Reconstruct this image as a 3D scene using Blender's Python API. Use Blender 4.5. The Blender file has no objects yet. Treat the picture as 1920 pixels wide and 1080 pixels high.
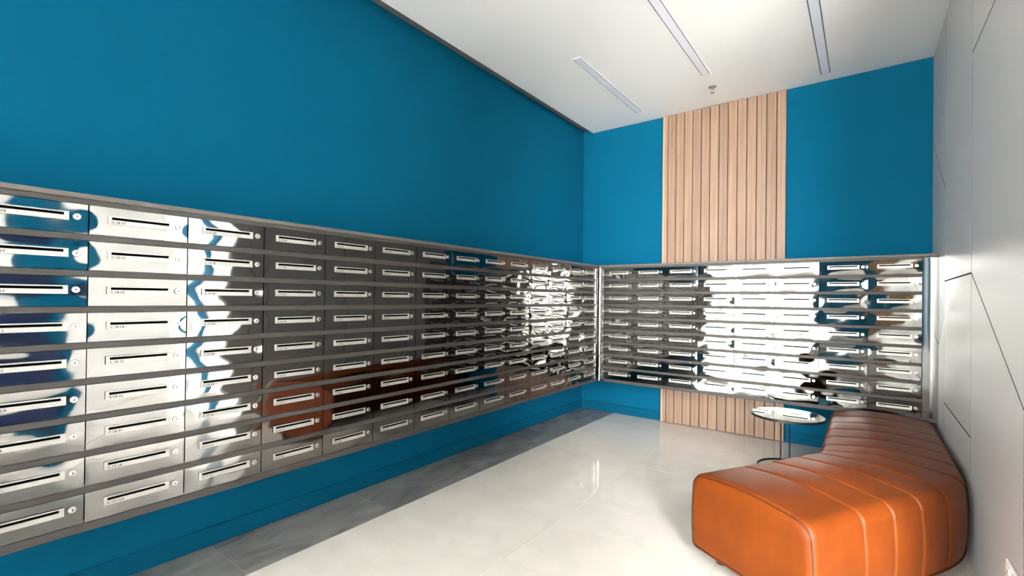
import bpy, bmesh, math, random
from mathutils import Vector, Matrix
random.seed(7)
C = bpy.context.scene.collection
SC = bpy.context.scene
PI = math.pi

# ------------------------------------------------------------------ camera, sky, exposure
cam_d = bpy.data.cameras.new('camera')
cam = bpy.data.objects.new('camera', cam_d)
C.objects.link(cam)
SC.camera = cam
yaw, pitch, roll = 0.652375, 0.00574630, 0.0115623
fwd = Vector((-math.sin(yaw)*math.cos(pitch), math.cos(yaw)*math.cos(pitch), math.sin(pitch)))
rgt = Vector((math.cos(yaw), math.sin(yaw), 0))
up = rgt.cross(fwd)
r2 = rgt*math.cos(roll) + up*math.sin(roll)
u2 = up*math.cos(roll) - rgt*math.sin(roll)
m = Matrix((r2, u2, -fwd)).transposed().to_4x4()
m.translation = Vector((2.14077, -4.35959, 1.22417))
cam.matrix_world = m
cam_d.sensor_width = 36
cam_d.lens = 878.81/1920*36
cam_d.shift_x = (960-948.238)/1920
cam_d.shift_y = (554.287-540)/1920
cam_d.clip_start = 0.02

SKY = 5.0
w = bpy.data.worlds.new('sky'); SC.world = w
w.use_nodes = True
bg = w.node_tree.nodes['Background']
bg.inputs[0].default_value = (1.0, 0.965, 0.962, 1)
bg.inputs[1].default_value = SKY

SC.view_settings.view_transform = 'Standard'
SC.view_settings.look = 'None'
SC.view_settings.gamma = 1
SC.view_settings.use_curve_mapping = False
SC.view_settings.exposure = 4.3

# ------------------------------------------------------------------ helpers
def mat(name, col, rough=0.5, metal=0.0, spec=0.5, **kw):
    mm = bpy.data.materials.new(name); mm.use_nodes = True
    b = mm.node_tree.nodes['Principled BSDF']
    b.inputs['Base Color'].default_value = (*col, 1)
    b.inputs['Roughness'].default_value = rough
    b.inputs['Metallic'].default_value = metal
    b.inputs['Specular IOR Level'].default_value = spec
    for k, v in kw.items(): b.inputs[k.replace('_', ' ')].default_value = v
    return mm

def nodes(mm): return mm.node_tree.nodes, mm.node_tree.links, mm.node_tree.nodes['Principled BSDF']

def noise_col(mm, c1, c2, scale=(1, 1, 1), nscale=4, detail=6, lo=.35, hi=.65, bump=0, rnd=0, dist=0.0, coord='Object'):
    N, L, b = nodes(mm)
    tc = N.new('ShaderNodeTexCoord'); mp = N.new('ShaderNodeMapping'); mp.inputs['Scale'].default_value = scale
    L.new(tc.outputs[coord], mp.inputs[0])
    nz = N.new('ShaderNodeTexNoise'); nz.inputs['Scale'].default_value = nscale; nz.inputs['Detail'].default_value = detail
    nz.inputs['Distortion'].default_value = dist
    if rnd:
        oi = N.new('ShaderNodeObjectInfo'); ad = N.new('ShaderNodeVectorMath'); ad.operation = 'MULTIPLY_ADD'
        ad.inputs[1].default_value = (rnd, rnd*1.7, rnd*.6)
        L.new(oi.outputs['Random'], ad.inputs[0]); L.new(mp.outputs[0], ad.inputs[2]); L.new(ad.outputs[0], nz.inputs['Vector'])
    else:
        L.new(mp.outputs[0], nz.inputs['Vector'])
    rp = N.new('ShaderNodeValToRGB'); rp.color_ramp.elements[0].position = lo; rp.color_ramp.elements[1].position = hi
    rp.color_ramp.elements[0].color = (*c1, 1); rp.color_ramp.elements[1].color = (*c2, 1)
    L.new(nz.outputs['Fac'], rp.inputs[0]); L.new(rp.outputs[0], b.inputs['Base Color'])
    if bump:
        bp = N.new('ShaderNodeBump'); bp.inputs['Strength'].default_value = bump; bp.inputs['Distance'].default_value = .01
        L.new(nz.outputs['Fac'], bp.inputs['Height']); L.new(bp.outputs[0], b.inputs['Normal'])
    return nz, rp

M = {}
M['blue'] = mat('blue_wall_paint', (.001, .090, .170), .8, 0, .06)
noise_col(M['blue'], (.001, .087, .165), (.001, .092, .174), nscale=2.5)
M['blue_gloss'] = mat('blue_skirting_paint', (.001, .074, .140), .7, 0, .06)
M['ceiling'] = mat('white_ceiling_paint', (.84, .84, .85), .8, 0, .2)
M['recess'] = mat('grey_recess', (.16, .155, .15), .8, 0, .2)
M['laminate'] = mat('grey_wall_laminate', (.455, .449, .449), .40, 0, .4)
M['joint'] = mat('dark_joint', (.03, .03, .032), .8, 0, .2)
M['white'] = mat('white_paint', (.8, .8, .8), .5, 0, .3)
M['tile_light'] = mat('cream_polished_tile', (.66, .62, .56), .055, 0, .6)
noise_col(M['tile_light'], (.62, .59, .535), (.68, .645, .585), nscale=5, detail=8, rnd=30, dist=.6)
M['tile_dark'] = mat('grey_stone_tile', (.22, .21, .20), .28, 0, .4)
noise_col(M['tile_dark'], (.115, .11, .105), (.33, .315, .30), scale=(1.6, .7, 1), nscale=3.2, detail=9, lo=.3, hi=.75, rnd=40, dist=1.6)
M['grout'] = mat('grout', (.45, .43, .40), .7)
M['grout_dark'] = mat('grey_grout', (.40, .385, .36), .7)
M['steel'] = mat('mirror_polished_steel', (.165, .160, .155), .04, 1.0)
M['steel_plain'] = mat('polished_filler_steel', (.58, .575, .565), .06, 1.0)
M['satin'] = mat('satin_grey_steel', (.052, .046, .043), .5, .1, .3)
M['satin_light'] = mat('satin_light_grey_steel', (.115, .105, .097), .5, .1, .3)
M['plate'] = mat('brushed_silver_plate', (.36, .345, .325), .42, .45)
M['chrome'] = mat('lock_chrome', (.45, .44, .42), .25, .8)
M['black'] = mat('black_slot', (.002, .002, .002), .8, 0, .0)
M['blackmetal'] = mat('black_painted_metal', (.012, .012, .013), .35, .2)
M['ink'] = mat('number_ink', (.045, .04, .04), .7, 0, .1)
M['shell'] = mat('mailbox_shell', (.08, .08, .08), .5, .5)
M['wood'] = mat('light_oak_slat', (.6, .42, .29), .45, 0, .35)
M['wood_edge'] = mat('pale_oak_edge', (.40, .29, .19), .5, 0, .3)
M['wood_back'] = mat('slat_groove', (.10, .062, .038), .7, 0, .2)
M['leather'] = mat('tan_leather', (.2, .037, .0045), .44, 0, .17)
M['seam'] = mat('leather_seam', (.045, .010, .004), .5, 0, .4)
M['diffuser'] = mat('lamp_diffuser', (.80, .80, .90), .35, 0, .4)
M['lamp_edge'] = mat('lamp_dark_edge', (.06, .06, .07), .5)
M['mirror'] = mat('mirror_table_top', (.86, .86, .86), .012, 1.0)
M['plastic'] = mat('white_plastic', (.85, .85, .84), .3, 0, .5)
M['pave'] = mat('pale_paving', (.62, .60, .56), .7)
noise_col(M['pave'], (.56, .54, .50), (.68, .66, .61), nscale=2)
M['leaf'] = mat('hedge_leaf', (.10, .22, .04), .6)
noise_col(M['leaf'], (.02, .06, .010), (.09, .17, .045), nscale=9)
M['brownwood'] = mat('tan_door_wood', (.36, .20, .11), .45)
M['navy'] = mat('navy_stand_in', (.012, .022, .065), .35, 0, .5)  # colour of the stand-in for a figure in dark blue
M['darkmetal'] = mat('dark_window_frame', (.035, .036, .04), .4, .5)
# wood grain
def wood(mm, a, b_):
    N, L, b = nodes(mm)
    nz, rp = noise_col(mm, a, b_, scale=(38, 38, .9), nscale=1.6, detail=5, lo=.25, hi=.78, rnd=55, dist=.25, bump=.05)
    oi = N.new('ShaderNodeObjectInfo'); hs = N.new('ShaderNodeHueSaturation')
    mr = N.new('ShaderNodeMapRange'); mr.inputs['To Min'].default_value = .88; mr.inputs['To Max'].default_value = 1.10
    L.new(oi.outputs['Random'], mr.inputs['Value']); L.new(mr.outputs[0], hs.inputs['Value'])
    L.new(rp.outputs[0], hs.inputs['Color']); L.new(hs.outputs[0], b.inputs['Base Color'])
wood(M['wood'], (.225, .130, .083), (.335, .225, .163))
# leather grain
N, L, b = nodes(M['leather'])
tc = N.new('ShaderNodeTexCoord')
n1 = N.new('ShaderNodeTexNoise'); n1.inputs['Scale'].default_value = 7; n1.inputs['Detail'].default_value = 5
rp = N.new('ShaderNodeValToRGB')
rp.color_ramp.elements[0].position = .3; rp.color_ramp.elements[0].color = (.113, .0228, .0020, 1)
rp.color_ramp.elements[1].position = .7; rp.color_ramp.elements[1].color = (.145, .0293, .0026, 1)
n2 = N.new('ShaderNodeTexNoise'); n2.inputs['Scale'].default_value = 260; n2.inputs['Detail'].default_value = 3
bp = N.new('ShaderNodeBump'); bp.inputs['Strength'].default_value = .10; bp.inputs['Distance'].default_value = .002
L.new(tc.outputs['Object'], n1.inputs['Vector']); L.new(tc.outputs['Object'], n2.inputs['Vector'])
L.new(n1.outputs['Fac'], rp.inputs[0]); L.new(rp.outputs[0], b.inputs['Base Color'])
L.new(n2.outputs['Fac'], bp.inputs['Height']); L.new(bp.outputs[0], b.inputs['Normal'])
# window glass
g = bpy.data.materials.new('window_glass'); g.use_nodes = True
N, L = g.node_tree.nodes, g.node_tree.links
N.remove(N['Principled BSDF'])
fr = N.new('ShaderNodeFresnel'); fr.inputs[0].default_value = 1.35
tr = N.new('ShaderNodeBsdfTransparent'); tr.inputs[0].default_value = (.96, .98, .97, 1)
gl = N.new('ShaderNodeBsdfGlossy'); gl.inputs['Roughness'].default_value = .01
mx = N.new('ShaderNodeMixShader')
L.new(fr.outputs[0], mx.inputs[0]); L.new(tr.outputs[0], mx.inputs[1]); L.new(gl.outputs[0], mx.inputs[2])
L.new(mx.outputs[0], N['Material Output'].inputs[0])
M['glass'] = g

def box(bm, x0, x1, y0, y1, z0, z1):
    vs = [bm.verts.new((x, y, z)) for x in (x0, x1) for y in (y0, y1) for z in (z0, z1)]
    for f in ((0, 1, 3, 2), (4, 6, 7, 5), (0, 4, 5, 1), (2, 3, 7, 6), (0, 2, 6, 4), (1, 5, 7, 3)):
        bm.faces.new([vs[i] for i in f])
    return vs

def bbox(x0, x1, y0, y1, z0, z1, bev=0, seg=1):
    bm = bmesh.new(); box(bm, x0, x1, y0, y1, z0, z1)
    if bev:
        bmesh.ops.bevel(bm, geom=bm.edges[:], offset=bev, segments=seg, affect='EDGES', profile=.5)
    return bm

def mesh(name, bm, m, smooth=None):
    bmesh.ops.recalc_face_normals(bm, faces=bm.faces[:])
    me = bpy.data.meshes.new(name); bm.to_mesh(me); bm.free()
    if m: me.materials.append(m)
    if smooth is not None:
        me.polygons.foreach_set('use_smooth', [True]*len(me.polygons))
        if smooth < 180:
            me.set_sharp_from_angle(angle=math.radians(smooth))
    return me

def link(name, me, parent=None, loc=(0, 0, 0), rotz=0):
    o = bpy.data.objects.new(name, me); C.objects.link(o)
    o.location = loc; o.rotation_euler = (0, 0, rotz)
    if parent: o.parent = parent
    return o

def obj(name, bm, m, parent=None, loc=(0, 0, 0), rotz=0, smooth=None):
    return link(name, mesh(name, bm, m, smooth), parent, loc, rotz)

def tag(o, label=None, cat=None, group=None, kind=None):
    if label: o['label'] = label
    if cat: o['category'] = cat
    if group: o['group'] = group
    if kind: o['kind'] = kind
    return o

def empty(name, loc, rotz=0): return link(name, None, None, loc, rotz)
def struct(name, bm, m, **k):
    return tag(obj(name, bm, m, **k), kind='structure')

def lathe(bm, prof, n=20, axis='Z', cx=0, cy=0, cz=0):
    rings = []
    for r, h in prof:
        ring = []
        if r < 1e-6:
            p = (0, 0, h)
            ring = [p]
        else:
            ring = [(r*math.cos(2*PI*i/n), r*math.sin(2*PI*i/n), h) for i in range(n)]
        out = []
        for (x, y, z) in ring:
            if axis == 'Y': x, y, z = x, -z, y
            out.append(bm.verts.new((x+cx, y+cy, z+cz)))
        rings.append(out)
    for a, b_ in zip(rings, rings[1:]):
        if len(a) == 1 and len(b_) == 1: continue
        for i in range(n):
            j = (i+1) % n
            if len(a) == 1: bm.faces.new((a[0], b_[i], b_[j]))
            elif len(b_) == 1: bm.faces.new((a[i], a[j], b_[0]))
            else: bm.faces.new((a[i], a[j], b_[j], b_[i]))

def tube(bm, pts, r, n=8, closed=False):
    pts = [Vector(p) for p in pts]; k = len(pts); rings = []
    for i, p in enumerate(pts):
        if closed: t = pts[(i+1) % k]-pts[i-1]
        else: t = pts[min(i+1, k-1)]-pts[max(i-1, 0)]
        t.normalize()
        ref = Vector((0, 0, 1)) if abs(t.z) < .9 else Vector((0.3, 1, 0)).normalized()
        a = t.cross(ref).normalized(); b_ = t.cross(a).normalized()
        rings.append([bm.verts.new(p+a*r*math.cos(2*PI*j/n)+b_*r*math.sin(2*PI*j/n)) for j in range(n)])
    for i in range(k if closed else k-1):
        A, B = rings[i], rings[(i+1) % k]
        # pick best rotation to avoid twists
        if closed and i == k-1 or True:
            s = min(range(n), key=lambda q: (A[0].co-B[q].co).length)
        for j in range(n):
            bm.faces.new((A[j], A[(j+1) % n], B[(j+1+s) % n], B[(j+s) % n]))
    if not closed:
        bm.faces.new(rings[0]); bm.faces.new(rings[-1])

# ------------------------------------------------------------------ room dimensions
XL, XR = -0.395, 2.55          # left wall, right wall face
YB, YF = 0.395, -5.30          # back wall, front wall
ZC, ZR = 3.084, 3.136          # ceiling, recess soffit
RO0, RO1 = -2.35, -4.05        # opening in the right wall
CLX = -0.278                   # left edge of the ceiling slab
W, P = 0.30, 0.12505           # mailbox pitch
ZT, ZB = 1.5683, 0.3991        # top and bottom of the mailbox banks
Z1 = 1.5312                    # top of the first row of doors
DH = 0.1005                    # door height

# ------------------------------------------------------------------ structure
struct('wall_left', bbox(XL-.15, XL, YF, YB+.15, 0, ZR+.05), M['blue'])
struct('wall_back', bbox(XL, XR+.12, YB, YB+.15, 0, ZR+.05), M['blue'])
# ceiling slab with recess along the left wall
bm = bmesh.new(); box(bm, CLX, XR+.02, YF, YB-.008, ZC, ZC+.12)
struct('ceiling', bm, M['ceiling'])
struct('ceiling_recess', bbox(XL, CLX+.005, YF, YB, ZR, ZR+.10), M['recess'])

# floor: slab plus tiles
fl = struct('floor', bbox(XL-.15, XR+.12, YF, YB+.15, -.08, -.0022), M['grout'])
def tile(x0, x1, y0, y1, m, gap=.0012):
    bm = bbox(x0+gap, x1-gap, y0+gap, y1-gap, -.0021, 0)
    o = obj('tile', bm, m, fl)
    return o
ys = [YB]+[-.20-.80*k for k in range(7)]
ys = [y for y in ys if y > YF]+[YF]
xs = [0.0, .8, 1.6, 2.4, XR+.1]
for y1, y0 in zip(ys, ys[1:]):
    tile(XL, 0.0, y0, y1, M['tile_dark'], .002)
    for x0, x1 in zip(xs, xs[1:]): tile(x0, x1, y0, y1, M['tile_light'], .0006)

# skirting boards
bl = struct('baseboard_left', bbox(XL, XL+.012, YF+.01, -2.025, .001, .092, .003), M['blue_gloss'])
obj('board', bbox(XL, XL+.012, -2.021, YB-.013, .001, .092, .003), M['blue_gloss'], bl)
struct('baseboard_back', bbox(XL, .508, YB-.012, YB, .001, .092, .003), M['blue_gloss'])
struct('baseboard_back_2', bbox(1.602, XR-.014, YB-.012, YB, .001, .092, .003), M['blue_gloss'])

# right wall: dark backing and laminate panels with open joints
wr = struct('wall_right', bbox(XR+.013, XR+.16, RO0, YB, 0, ZC+.06), M['joint'])
def shrink(poly, d):
    n = len(poly); out = []
    area = sum(poly[i][0]*poly[(i+1) % n][1]-poly[(i+1) % n][0]*poly[i][1] for i in range(n))
    if area < 0: poly = poly[::-1]
    for i in range(n):
        p0, p1, p2 = Vector(poly[i-1]), Vector(poly[i]), Vector(poly[(i+1) % n])
        e1 = (p1-p0).normalized(); e2 = (p2-p1).normalized()
        n1 = Vector((-e1.y, e1.x)); n2 = Vector((-e2.y, e2.x))
        bis = (n1+n2).normalized()
        out.append(p1+bis*(d/max(.2, bis.dot(n1))))
    return out
def wpanel(poly, d=.0038):
    pts = shrink(poly, d); bm = bmesh.new()
    f0 = [bm.verts.new((XR+.0003, y, z)) for y, z in pts]
    f1 = [bm.verts.new((XR+.0128, y, z)) for y, z in pts]
    q = shrink([tuple(v) for v in pts], .0003)
    q2 = [bm.verts.new((XR, y, z)) for y, z in q]
    n = len(pts)
    bm.faces.new(q2); bm.faces.new(f1)
    for i in range(n):
        j = (i+1) % n
        bm.faces.new((f0[i], f0[j], f1[j], f1[i])).material_index = 1; bm.faces.new((f0[i], f0[j], q2[j], q2[i]))
    o = obj('panel', bm, M['laminate'], wr); o.data.materials.append(M['joint'])
T = ZC
wpanel([(YB, T), (-.28, T), (-.28, 1.964), (YB, 2.43)])
wpanel([(YB, 2.43), (-.28, 1.964), (-.28, 1.155), (YB, .64)])
wpanel([(YB, .64), (-.28, 1.155), (-.28, 0), (YB, 0)])
wpanel([(-.28, T), (-1.22, T), (-1.22, 1.372), (-.28, 1.366)])
wpanel([(-.28, 1.366), (-1.22, 1.372), (-1.22, .583), (-.28, .593)])
wpanel([(-.28, .593), (-1.22, .583), (-1.22, 0), (-.28, 0)])
wpanel([(-1.22, T), (-2.16, T), (-2.16, 2.437), (-1.22, 2.433)])
wpanel([(-1.22, 2.433), (-2.16, 2.437), (-2.16, .884), (-1.22, 1.372)])
wpanel([(-1.22, 1.372), (-2.16, .884), (-2.16, 0), (-1.22, 0)])
wpanel([(-2.16, T), (RO0, T), (RO0, 0), (-2.16, 0)])

# lobby around the camera, open to the mail room; seen only in the polished doors
LX0, LX1, LXM, LY0, LY1, LYM = -3.2, 4.4, 2.72, -14.0, RO0, -4.6   # LY1: back wall of the side alcove, LYM: its wall with the added window
op = struct('trim_1', bbox(XR-.002, XR+.175, RO0-.03, RO0-.0005, 0, ZC, .003), M['white'])
struct('wall_alcove_back', bbox(XR+.176, LX1+.15, LY1, LY1+.15, 0, ZC+.06), M['white'])
struct('trim_2', bbox(3.05, 3.25, LY1-.03, LY1-.0005, 0, ZC), M['blue'])
struct('wall_lobby_left', bbox(LX0, XL-.15, YF, YF+.15, 0, ZC+.06), M['white'])
struct('ceiling_lobby', bbox(LX0, LXM+.15, LY0-.1, YF-.001, ZC+.002, ZC+.12), M['ceiling'])
struct('ceiling_alcove', bbox(XR+.021, LX1, YF, LY1, ZC+.002, ZC+.12), M['ceiling'])
struct('floor_lobby', bbox(LX0, LXM+.15, LY0-.1, YF-.0005, -.08, 0), M['tile_light'])
struct('floor_alcove', bbox(XR+.121, LX1, YF, LY1, -.08, 0), M['tile_light'])
WZ1 = 2.95
def glazing(name, horizontal, fixed, marks):
    # a glazed front: sill, posts and one pane per bay
    def B(u0, u1, z0, z1, t0, t1):
        return bbox(u0, u1, fixed+t0, fixed+t1, z0, z1) if horizontal else bbox(fixed+t0, fixed+t1, u0, u1, z0, z1)
    o = struct(name, B(marks[0], marks[-1], 0, .06, -.03, .03), M['darkmetal'])
    obj('head', B(marks[0], marks[-1], WZ1, ZC, -.04, .04), M['white'], o)
    for u in marks: obj('mullion', B(u-.025, u+.025, .06, WZ1, -.03, .03), M['darkmetal'], o)
    for u0, u1 in zip(marks, marks[1:]): obj('pane', B(u0+.025, u1-.025, .06, WZ1, -.004, .004), M['glass'], o)
glazing('window_1', True, LY0, [LX0, -1.8, -.4, .97])
W2 = [2.90, 3.60, 4.30]
glazing('added_window', True, LYM, W2)  # unseen window, added to light the bench side and the alcove walls
struct('wall_lobby_left_2', bbox(LX0-.15, LX0, LY0-.1, YF+.15, 0, ZC+.06), M['white'])
struct('wall_front', bbox(.998, 2.26, LY0-.1, LY0+.1, 0, ZC+.06), M['blue'])
struct('wall_front_right', bbox(2.261, LXM+.15, LY0-.1, LY0+.1, 0, ZC+.06), M['brownwood'])
struct('wall_lobby_right', bbox(LXM, LXM+.15, LY0+.1, LYM+.1, 0, ZC+.06), M['white'])
struct('wall_alcove_front', bbox(W2[-1]+.026, LX1+.1, LYM-.05, LYM+.1, 0, ZC+.06), M['white'])
struct('figure_stand_in', bbox(LX1-.02, LX1-.0005, -4.02, -3.42, .12, 1.28), M['navy'])  # added block standing in for a navy-clad person mirrored in the left doors
struct('wall_alcove_right', bbox(LX1, LX1+.1, LYM+.101, -3.62, 0, ZC+.06), M['white'])
struct('wall_alcove_right_2', bbox(LX1, LX1+.1, -3.62, -3.28, 0, ZC+.06), M['blue'])
struct('wall_alcove_right_3', bbox(LX1, LX1+.1, -3.28, LY1-.001, 0, ZC+.06), M['white'])


# outside, as far as the polished doors mirror it
struct('ground', bbox(-20, 20, -34, 4, -.30, -.085), M['pave'])
def hedge(x, y, sx, sy, h, label):
    bm = bmesh.new()
    rr = random.Random(int(x*10))
    for i in range(1100):
        px, py = x+rr.uniform(-sx, sx), y+rr.uniform(-sy, sy)
        pz = rr.uniform(.0, h)
        a = rr.uniform(0, 6.28); t = rr.uniform(-.8, .8); s = rr.uniform(.10, .2)
        u = Vector((math.cos(a), math.sin(a), t)).normalized()*s; v = Vector((-math.sin(a)*.5, math.cos(a)*.5, rr.uniform(.3, 1))).normalized()*s*.7
        c = Vector((px, py, pz))
        bm.faces.new([bm.verts.new(c-u), bm.verts.new(c-v), bm.verts.new(c+u), bm.verts.new(c+v)])
    o = obj('hedge', bm, M['leaf'], loc=(0, 0, -.08))
    tag(o, label, 'hedge')
hedge(-2.9, -19.5, 2.6, .6, 2.3, 'green leafy hedge outside the front window, mirrored in the back mailboxes')

# daylight sampling aids at the openings (portals give no light of their own)
def portal(name, loc, rot, sx, sy):
    ld = bpy.data.lights.new(name, 'AREA'); ld.shape = 'RECTANGLE'; ld.size = sx; ld.size_y = sy
    ld.cycles.is_portal = True
    o = bpy.data.objects.new(name, ld); C.objects.link(o); o.location = loc; o.rotation_euler = rot
portal('window_portal', ((LX0+.97)/2, LY0-.06, WZ1/2), (math.radians(90), 0, 0), .97-LX0, WZ1)
portal('window_portal', ((W2[0]+W2[-1])/2, LYM-.06, WZ1/2), (math.radians(90), 0, 0), W2[-1]-W2[0], WZ1)

# ------------------------------------------------------------------ slat panel on the back wall
sp = empty('slat_panel', (.513, YB, 0))
tag(sp, 'light oak vertical slat panel running from floor to ceiling on the blue back wall', 'wall panel')
h1 = ZC-.004
obj('backing_board', bbox(.516-.513, 1.594-.513, -.008, -.0005, .012, h1), M['wood_back'], sp)
obj('edge_strip', bbox(0, .021, -.028, -.0082, .004, h1, .001), M['wood_edge'], sp)
edges = [.527+.0, .566]+[.566+.0797*k for k in range(1, 13)]+[1.596]
def slat_bm(x0, x1):
    # a wide board with a shallow step along its length, as a fluted profile
    x0 += .0035; x1 -= .0035
    bm = bmesh.new(); mid = x0+(x1-x0)*.52
    prof = [(x0, -.0082), (x0, -.026), (x0+.002, -.0275), (mid-.002, -.0275), (mid, -.0262), (mid+.0012, -.0275+.0005), (x1-.002, -.027), (x1, -.0255), (x1, -.0082)]
    a = [bm.verts.new((x-.513, y, .006)) for x, y in prof]; b_ = [bm.verts.new((x-.513, y, h1)) for x, y in prof]
    n = len(prof)
    for i in range(n): bm.faces.new((a[i], a[(i+1) % n], b_[(i+1) % n], b_[i]))
    bm.faces.new(a); bm.faces.new(b_)
    return bm
for i, (x0, x1) in enumerate(zip(edges, edges[1:])):
    if i == 0: x0 = .531
    obj('slat', slat_bm(x0, x1), M['wood'], sp)

# ------------------------------------------------------------------ ceiling lights and sprinkler
def lamp(x0, y0, y1, label):
    L_ = y1-y0; w_ = .058
    t = empty('linear_light', (x0+w_/2, (y0+y1)/2, ZC))
    tag(t, label, 'ceiling light', 'slim linear ceiling lights')
    bm = bmesh.new()
    hw, hl, tw = w_/2+.004, L_/2+.004, .006
    for a in ((-hw-tw, -hw, -hl-tw, hl+tw), (hw, hw+tw, -hl-tw, hl+tw), (-hw, hw, -hl-tw, -hl), (-hw, hw, hl, hl+tw)):
        box(bm, *a, -.004, 0)
    obj('trim', bm, M['white'], t)
    bm = bmesh.new(); hi = w_/2-.002
    for a in ((-hw, -hi, -hl, hl), (hi, hw, -hl, hl), (-hi, hi, -hl, -hl+.006), (-hi, hi, hl-.006, hl)):
        box(bm, *a, -.0015, 0)
    obj('edge_gasket', bm, M['lamp_edge'], t)
    obj('diffuser', bbox(-hi, hi, -hl+.006, hl-.006, -.003, 0), M['diffuser'], t)
lamp(.334, -1.17, .105, 'slim linear ceiling light nearest the blue left wall, over the corner')
lamp(1.069, -1.60, -.322, 'slim linear ceiling light between the two others, ending by the sprinkler')
lamp(1.854, -1.05, .225, 'slim linear ceiling light nearest the grey panelled wall')

t = empty('fire_sprinkler', (1.085, -.05, ZC)); tag(t, 'chrome pendent fire sprinkler on the white ceiling near the slat panel', 'sprinkler')
bm = bmesh.new(); lathe(bm, [(.034, 0), (.034, -.003), (.028, -.008), (.014, -.012), (0, -.012)], 24); obj('escutcheon', bm, M['chrome'], t, smooth=40)
bm = bmesh.new(); lathe(bm, [(0, -.012), (.010, -.012), (.009, -.024), (.006, -.026), (0, -.026)], 12); obj('nozzle_body', bm, M['chrome'], t, smooth=40)
bm = bmesh.new()
for s in (-1, 1): tube(bm, [(s*.007, 0, -.024), (s*.013, 0, -.034), (s*.011, 0, -.043), (0, 0, -.050)], .0018, 6)
obj('frame_arms', bm, M['chrome'], t, smooth=60)
bm = bmesh.new(); lathe(bm, [(0, -.049), (.004, -.049), (.015, -.051), (.015, -.0525), (0, -.0525)], 16); obj('deflector', bm, M['chrome'], t, smooth=30)

# ------------------------------------------------------------------ mailbox banks
def casing(name, label, n, x0, loc, rotz, ext0, ext1, D):
    # local frame: X along the wall, front face at y=0, depth towards +y
    t = empty(name, loc, rotz); tag(t, label, 'mailbox bank')
    a, b_ = x0-ext0, x0+n*W+ext1
    obj('top_panel', bbox(a, b_, .012, D, ZT-.020, ZT-.004), M['satin'], t)
    obj('top_cap', bbox(a, b_, -.008, .014, ZT-.018, ZT, .002), M['satin_light'], t)
    obj('top_rail', bbox(a, b_, -.002, .0115, Z1+.0016, ZT-.0185), M['satin'], t)
    obj('bottom_rail', bbox(a, b_, -.003, .014, ZB, Z1-8*P-DH-.0016, .0015), M['satin'], t)
    obj('bottom_panel', bbox(a, b_, .0145, D, ZB+.002, ZB+.012), M['satin'], t)
    obj('back_panel', bbox(a, b_, D-.008, D-.0005, ZB+.0125, ZT-.0205), M['satin'], t)
    for k in range(8):
        z1 = Z1-k*P-DH-.0014; z0 = Z1-(k+1)*P+.0014
        obj('rail', bbox(a, min(b_, x0+n*W+.046), -.002, .012, z0, z1, .0012), M['satin'], t)
    return t
lc = casing('mailbox_bank', 'grey satin steel frame of the long mailbox bank on the left wall', 14, 0, (0, -4.248, 0), PI/2, .014, .045, .393)
obj('end_panel', bbox(-.028, -.0145, -.003, .392, ZB, ZT), M['satin'], lc)
bc = casing('mailbox_bank', 'grey satin steel frame of the shorter mailbox bank on the back wall', 8, .0655, (0, 0, 0), 0, .040, .0845, .362)
# corner fillers: bent polished sheet, and the plain polished strip by the grey wall
def sheet(pts, z0, z1, th=.0015):
    bm = bmesh.new(); n = len(pts)
    lo = [bm.verts.new((x, y, z0)) for x, y in pts]; hi = [bm.verts.new((x, y, z1)) for x, y in pts]
    for i in range(n-1): bm.faces.new((lo[i], lo[i+1], hi[i+1], hi[i]))
    r = bmesh.ops.solidify(bm, geom=bm.faces[:], thickness=th)
    return bm
cf = [(.0026, -.047), (.0034, -.034), (.0050, -.023), (.0090, -.0145), (.016, -.0085), (.0240, -.0055)]
obj('corner_filler', sheet([(y+4.248, -x) for x, y in cf], ZB+.005, Z1+.012), M['steel_plain'], lc, smooth=60)
obj('corner_cap', bbox(4.2375, 4.2445, -.0248, -.0085, Z1+.0125, ZT, .001), M['satin_light'], lc)
obj('corner_cap', bbox(4.2375, 4.2445, -.0248, -.0035, ZB, ZB+.0045, .0008), M['satin'], lc)
obj('filler_strip', sheet([(.0264, -.0046), (.040, -.0034), (.0630, -.0030)], ZB+.005, Z1+.012), M['steel_plain'], bc, smooth=60)
obj('filler_strip', sheet([(2.4670+i*.0083, -.0025-.0030*math.sin(PI*(i/10)**1.3)) for i in range(11)], ZB+.030, Z1+.010), M['steel_plain'], bc, smooth=60)

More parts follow.
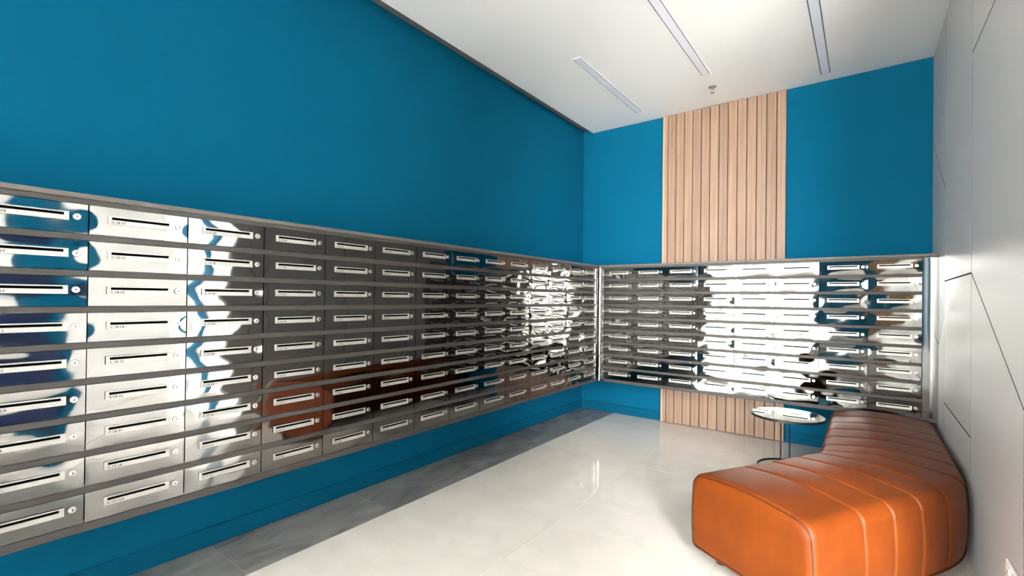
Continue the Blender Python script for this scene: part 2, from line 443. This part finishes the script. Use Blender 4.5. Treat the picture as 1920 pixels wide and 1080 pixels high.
# door variants: mirror sheet with its own gentle warp
def door_bm(seed, k=1.0):
    rr = random.Random(seed); bm = bmesh.new()
    nx, nz = 16, 8; hw = W/2-.0018
    EU, EV = rr.uniform(3, 7), rr.uniform(1.8, 3.6)
    A = rr.choice((1, 1, 1, -1))*rr.uniform(.0009, .0024); B = rr.uniform(-.0008, .0008); C1 = rr.uniform(-.0009, .0009)
    ph = rr.uniform(0, 6.28); pk = rr.uniform(.5, 1.2)
    g = []
    for j in range(nz+1):
        row = []
        for i in range(nx+1):
            u, v = i/nx*2-1, j/nz*2-1
            e = (1-abs(u)**EU)*(1-abs(v)**EV)
            d = A*e+B*u*e+C1*(1-u*u)*math.sin(2.2*v+ph)*.6+.0005*math.sin(pk*3*u+ph)*e+.0003*math.sin(pk*5*u-2.6*v+2*ph)*e
            row.append(bm.verts.new((u*hw, -d*k, j/nz*DH)))
        g.append(row)
    for j in range(nz):
        for i in range(nx): bm.faces.new((g[j][i], g[j][i+1], g[j+1][i+1], g[j+1][i]))
    rim = g[0]+[g[j][nx] for j in range(1, nz+1)]+g[nz][nx-1::-1]+[g[j][0] for j in range(nz-1, 0, -1)]
    bk = [bm.verts.new((v.co.x, .010, v.co.z)) for v in rim]
    n = len(rim)
    for i in range(n): bm.faces.new((rim[i], rim[(i+1) % n], bk[(i+1) % n], bk[i]))
    bm.faces.new(bk)
    return bm
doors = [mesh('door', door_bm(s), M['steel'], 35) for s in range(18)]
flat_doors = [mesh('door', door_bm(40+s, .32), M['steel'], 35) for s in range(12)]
bm = bmesh.new()   # shell behind the door: open tray
hw = W/2-.003
for a in ((-hw, -hw+.001, .0125, .345, .002, DH-.002), (hw-.001, hw, .0125, .345, .002, DH-.002), (-hw+.001, hw-.001, .0125, .345, .002, .003),
          (-hw+.001, hw-.001, .0125, .345, DH-.003, DH-.002), (-hw+.001, hw-.001, .344, .345, .003, DH-.003)): box(bm, *a)
shell_me = mesh('mailbox', bm, M['shell'])
bm = bmesh.new()   # slot plate: frame around the slot
PX0, PX1, PZ0, PZ1 = -.0985, .0985, .0415, .0705
SX0, SX1, SZ0, SZ1 = -.088, .086, .0575, .0665
for a in ((PX0, PX1, SZ1, PZ1), (PX0, PX1, PZ0, SZ0), (PX0, SX0, SZ0, SZ1), (SX1, PX1, SZ0, SZ1)): box(bm, a[0], a[1], -.0042, -.0002, a[2], a[3])
bmesh.ops.remove_doubles(bm, verts=bm.verts[:], dist=1e-6)
plate_me = mesh('slot_plate', bm, M['plate'])
slot_me = mesh('slot', bbox(SX0-.0005, SX1+.0005, -.0020, -.0004, SZ0-.0005, SZ1+.0005), M['black'])
bm = bmesh.new(); lathe(bm, [(.0112, -.001), (.0112, .0028), (.0100, .0042), (.0078, .0042), (.0074, .0030), (.0070, .0030), (.0068, .0052), (.0060, .0060), (0, .0060)], 20, 'Y')
lock_me = mesh('lock', bm, M['chrome'], 35)
bm = bmesh.new(); box(bm, -.0009, .0009, -.0066, -.0055, -.0036, .0036); lathe(bm, [(.0018, .0055), (.0018, .0067), (0, .0067)], 10, 'Y')
key_me = mesh('keyhole', bm, M['black'])

ROWS = ['top row', 'second row', 'third row', 'fourth row', 'fifth row', 'sixth row', 'seventh row', 'eighth row', 'bottom row']
COLS = ['first', 'second', 'third', 'fourth', 'fifth', 'sixth', 'seventh', 'eighth', 'ninth', 'tenth', 'eleventh', 'twelfth', 'thirteenth', 'fourteenth']
UN = ['01', '02', '03', '04', '05', '06', '07', '08', '09', '10', '11', '12', '12A', '14']
def number(k):
    # k counts down from C.18.07 = 0 ; the list runs in a serpent through the columns
    idx = 17*14+6-k
    return 'C.%02d.%s' % (1+idx//14, UN[idx % 14])
def serial(c, r):
    # column 0 is the leftmost; column 1 starts at C.18.07 in the top row
    if c == 0: return -1-r
    q = c-1
    return q*9+(r if q % 2 == 0 else 8-r)
_num = {}
def number_mesh(s):
    if s not in _num:
        cu = bpy.data.curves.new('number', 'FONT'); cu.body = s; cu.size = .0118; cu.resolution_u = 1; cu.offset = .00022
        cu.space_character = 1.12; cu.extrude = .00025
        o = bpy.data.objects.new('tmp', cu); C.objects.link(o)
        o.rotation_euler = (PI/2, 0, 0)
        dg = bpy.context.evaluated_depsgraph_get()
        me = bpy.data.meshes.new_from_object(o.evaluated_get(dg))
        me.transform(Matrix.Rotation(PI/2, 4, 'X')); me.name = 'number'
        me.materials.clear(); me.materials.append(M['ink'])
        bpy.data.objects.remove(o); bpy.data.curves.remove(cu)
        _num[s] = me
    return _num[s]

def mailbox(loc, rotz, label, group, num, seed, flat=False):
    rr = random.Random(seed)
    t = link('mailbox', shell_me, None, loc, rotz); tag(t, label, 'mailbox', group)
    d = link('door', rr.choice(flat_doors if flat else doors), t)
    sg = .003 if flat else .006
    d.rotation_euler = (rr.gauss(0, sg), 0, rr.gauss(0, sg))
    p = link('slot_plate', plate_me, t, (0, -.0012, 0))
    link('slot', slot_me, p)
    if num: link('number', number_mesh(num), p, (SX0-.0015, -.0043, .0452))
    k = link('lock', lock_me, t, (.119, -.0012, .0560))
    kh = link('keyhole', key_me, k)
    kh.rotation_euler = (0, rr.choice((0, 0, .1, -.15)), 0)

for c in range(14):
    for r in range(9):
        num = number(serial(c, r))
        lb = 'mirror-polished steel mailbox on left wall, %s, %s column from left' % (ROWS[r], COLS[c])
        if c < 3: lb = 'polished steel mailbox numbered %s on left wall, %s, %s column' % (num, ROWS[r], COLS[c])
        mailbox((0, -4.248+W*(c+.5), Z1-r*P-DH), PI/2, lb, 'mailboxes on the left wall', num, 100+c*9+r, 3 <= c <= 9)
for c in range(8):
    for r in range(9):
        lb = 'mirror-polished steel mailbox on back wall, %s, %s column from the corner' % (ROWS[r], COLS[c])
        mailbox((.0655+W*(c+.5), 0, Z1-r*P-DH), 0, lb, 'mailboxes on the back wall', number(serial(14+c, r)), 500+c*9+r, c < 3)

# ------------------------------------------------------------------ leather bench
def bench():
    t = empty('leather_bench', (2.24, -1.197, 0))
    tag(t, 'orange-brown channelled leather bench curving along the grey panelled wall', 'bench')
    org = Vector((2.24, -1.197, 0))
    y0, ya, Rc, th, s3 = -.022, -1.197, .54, math.radians(30), .846
    L1 = y0-ya; L2 = Rc*th; LT = L1+L2+s3
    def path(s):
        if s < L1: return Vector((2.24, y0-s, 0)), Vector((0, -1, 0))
        if s < L1+L2:
            a = (s-L1)/Rc
            return Vector((2.24-Rc+Rc*math.cos(a), ya-Rc*math.sin(a), 0)), Vector((-math.sin(a), -math.cos(a), 0))
        d = Vector((-math.sin(th), -math.cos(th), 0))
        return Vector((2.24-Rc+Rc*math.cos(th), ya-Rc*math.sin(th), 0))+d*(s-L1-L2), d
    seams = [.25, .46, .67, .885, 1.09, 1.27, 1.44, 1.62, 1.81, 2.0]
    HW, ZT_, ZB_, RT = .292, .418, .058, .062
    NPROF = []
    def profile(d, puff):
        # closed outline (offset, z); d insets it, puff swells the top and sides
        hw, zt, zb, r, rb = HW-d, ZT_-d, ZB_+d, RT, .022
        pts = []
        nb = 6
        for i in range(nb+1):                                   # bottom
            pts.append((-hw+rb+(2*hw-2*rb)*i/nb, zb))
        for i in range(1, 5):
            a = -PI/2+PI/2*i/4; pts.append((hw-rb+rb*math.cos(a), zb+rb+rb*math.sin(a)))
        for i in range(1, 8):                                   # right side
            f = i/8; z = zb+rb+(zt-r-zb-rb)*f
            pts.append((hw+(.006+puff)*math.sin(PI*f), z))
        for i in range(0, 9):
            a = PI/2*i/8; pts.append((hw-r+r*math.cos(a), zt-r+r*math.sin(a)))
        for i in range(1, 16):                                  # crowned top
            f = i/16; x = hw-r-(2*hw-2*r)*f
            pts.append((x, zt+(.016+puff)*math.sin(PI*f)))
        for i in range(0, 9):
            a = PI/2+PI/2*i/8; pts.append((-hw+r+r*math.cos(a), zt-r+r*math.sin(a)))
        for i in range(1, 8):
            f = 1-i/8; z = zb+rb+(zt-r-zb-rb)*f
            pts.append((-hw-(.006+puff)*math.sin(PI*f), z))
        for i in range(0, 4):
            a = PI+PI/2*i/4; pts.append((-hw+rb+rb*math.cos(a), zb+rb+rb*math.sin(a)))
        return pts
    ss = set()
    RE = .034
    for i in range(9):
        d = RE*(1-math.cos(PI/2*i/8)); ss.add(round(d, 5)); ss.add(round(LT-d, 5))
    x = .05
    while x < LT-.04: ss.add(round(x, 5)); x += .02
    for q in seams:
        for k in range(-8, 9): ss.add(round(q+k*.0026, 5))
    ss = sorted(ss)
    bm = bmesh.new(); rings = []
    for s in ss:
        d = 0
        e = min(s, LT-s)
        if e < RE: d = RE-math.sqrt(max(0, RE*RE-(RE-e)**2))
        gdist = min(abs(s-q) for q in seams)
        d += .0075*math.exp(-(gdist/.0055)**2)
        bounds = [0]+seams+[LT]
        puff = 0
        for a, b_ in zip(bounds, bounds[1:]):
            if a <= s <= b_: puff = .005*(4*(s-a)*(b_-s)/(b_-a)**2)**.6
        c, tn = path(s); n = Vector((-tn.y, tn.x, 0))
        # n points to the wall side for a path running away from the back wall
        rings.append([bm.verts.new(c+n*o+Vector((0, 0, z))-org) for o, z in profile(d, puff)])
    m_ = len(rings[0])
    for A, B in zip(rings, rings[1:]):
        for j in range(m_): bm.faces.new((A[j], A[(j+1) % m_], B[(j+1) % m_], B[j]))
    bm.faces.new(rings[0]); bm.faces.new(rings[-1])
    obj('leather_cover', bm, M['leather'], t, smooth=60)
    for q in seams:                                             # stitched seams in the grooves
        c, tn = path(q); n = Vector((-tn.y, tn.x, 0))
        pr = profile(.0078, 0)[9:-3]
        bm = bmesh.new(); tube(bm, [c+n*o+Vector((0, 0, z))-org for o, z in pr], .0022, 6)
        obj('seam', bm, M['seam'], t, smooth=80)
    # piping round both end panels
    for s in (LT-.012,):
        c, tn = path(s); n = Vector((-tn.y, tn.x, 0))
        d = RE-math.sqrt(RE*RE-(RE-.012)**2)
        bm = bmesh.new(); tube(bm, [c+n*o+Vector((0, 0, z))-org for o, z in profile(d-.0004, 0)[7:-1]], .0028, 6)
        obj('piping', bm, M['seam'], t, smooth=80)
    # welt along the lower edge
    loop = []
    zw = .082
    for s in [q for q in ss if .03 < q < LT-.03]:
        c, tn = path(s); n = Vector((-tn.y, tn.x, 0)); loop.append(c-n*(HW+.003)+Vector((0, 0, zw)))
    right = []
    for s in [q for q in ss if .03 < q < LT-.03]:
        c, tn = path(s); n = Vector((-tn.y, tn.x, 0)); right.append(c+n*(HW+.003)+Vector((0, 0, zw)))
    c, tn = path(LT); n = Vector((-tn.y, tn.x, 0))
    fr = [c-n*(HW-.034)+Vector((0, 0, zw)), c+n*(HW-.034)+Vector((0, 0, zw))]
    bm = bmesh.new(); tube(bm, [v-org for v in loop+fr+right[::-1]], .0026, 6)
    obj('welt', bm, M['seam'], t, smooth=80)
    for s, o in ((.12, -.2), (.12, .2), (1.2, -.2), (1.3, .2), (LT-.12, -.21), (LT-.12, .21)):
        c, tn = path(s); n = Vector((-tn.y, tn.x, 0)); q = c+n*o-org
        bm = bmesh.new(); lathe(bm, [(0, 0), (.026, 0), (.028, .004), (.030, .058), (0, .058)], 16, 'Z', q.x, q.y, 0)
        obj('foot', bm, M['blackmetal'], t, smooth=40)
bench()

# ------------------------------------------------------------------ side table
t = empty('side_table', (1.702, -.385, 0))
tag(t, 'small side table with round mirrored top, black rim and thin black legs beside the bench', 'side table')
R, OV = .235, 1.0
def oval(prof):
    bm = bmesh.new(); lathe(bm, prof, 64)
    for v in bm.verts: v.co.y *= OV
    return bm
obj('table_top', oval([(0, .394), (R-.006, .394), (R-.006, .4005), (0, .4005)]), M['mirror'], t, smooth=30)
obj('rim', oval([(R-.0058, .385), (R, .385), (R, .401), (R-.0058, .401), (R-.0058, .385)]), M['blackmetal'], t, smooth=30)
obj('underside', oval([(0, .3845), (R-.006, .3845), (R-.006, .3938), (0, .3938)]), M['blackmetal'], t, smooth=30)
RB, OY = .190, .02
bm = bmesh.new(); tube(bm, [(RB*math.cos(2*PI*i/64), OY+RB*math.sin(2*PI*i/64), .0075) for i in range(64)], .0072, 10, True); obj('base_ring', bm, M['blackmetal'], t, smooth=80)
for a in (264, 92):
    q = math.radians(a); bm = bmesh.new()
    tube(bm, [(RB*math.cos(q), OY+RB*math.sin(q), z) for z in (.0075, .2, .3845)], .0052, 10); obj('leg', bm, M['blackmetal'], t, smooth=60)

# ------------------------------------------------------------------ wall outlet
t = empty('wall_outlet', (XR, -2.055, .292)); tag(t, 'white double socket plate low on the grey panelled wall beyond the bench', 'outlet')
obj('plate', bbox(-.009, -.0003, -.075, .075, -.043, .043, .003, 2), M['plastic'], t)
for s in (-1, 1):
    o = obj('socket', bbox(-.012, -.0092, s*.036-.024, s*.036+.024, -.028, .028, .001), M['plastic'], t)
    bm = bmesh.new()
    for q in (-.011, .011): box(bm, -.0126, -.0121, s*.036+q-.003, s*.036+q+.003, -.004, .004)
    box(bm, -.0126, -.0121, s*.036-.0025, s*.036+.0025, .009, .017)
    obj('pin_holes', bm, M['black'], o)
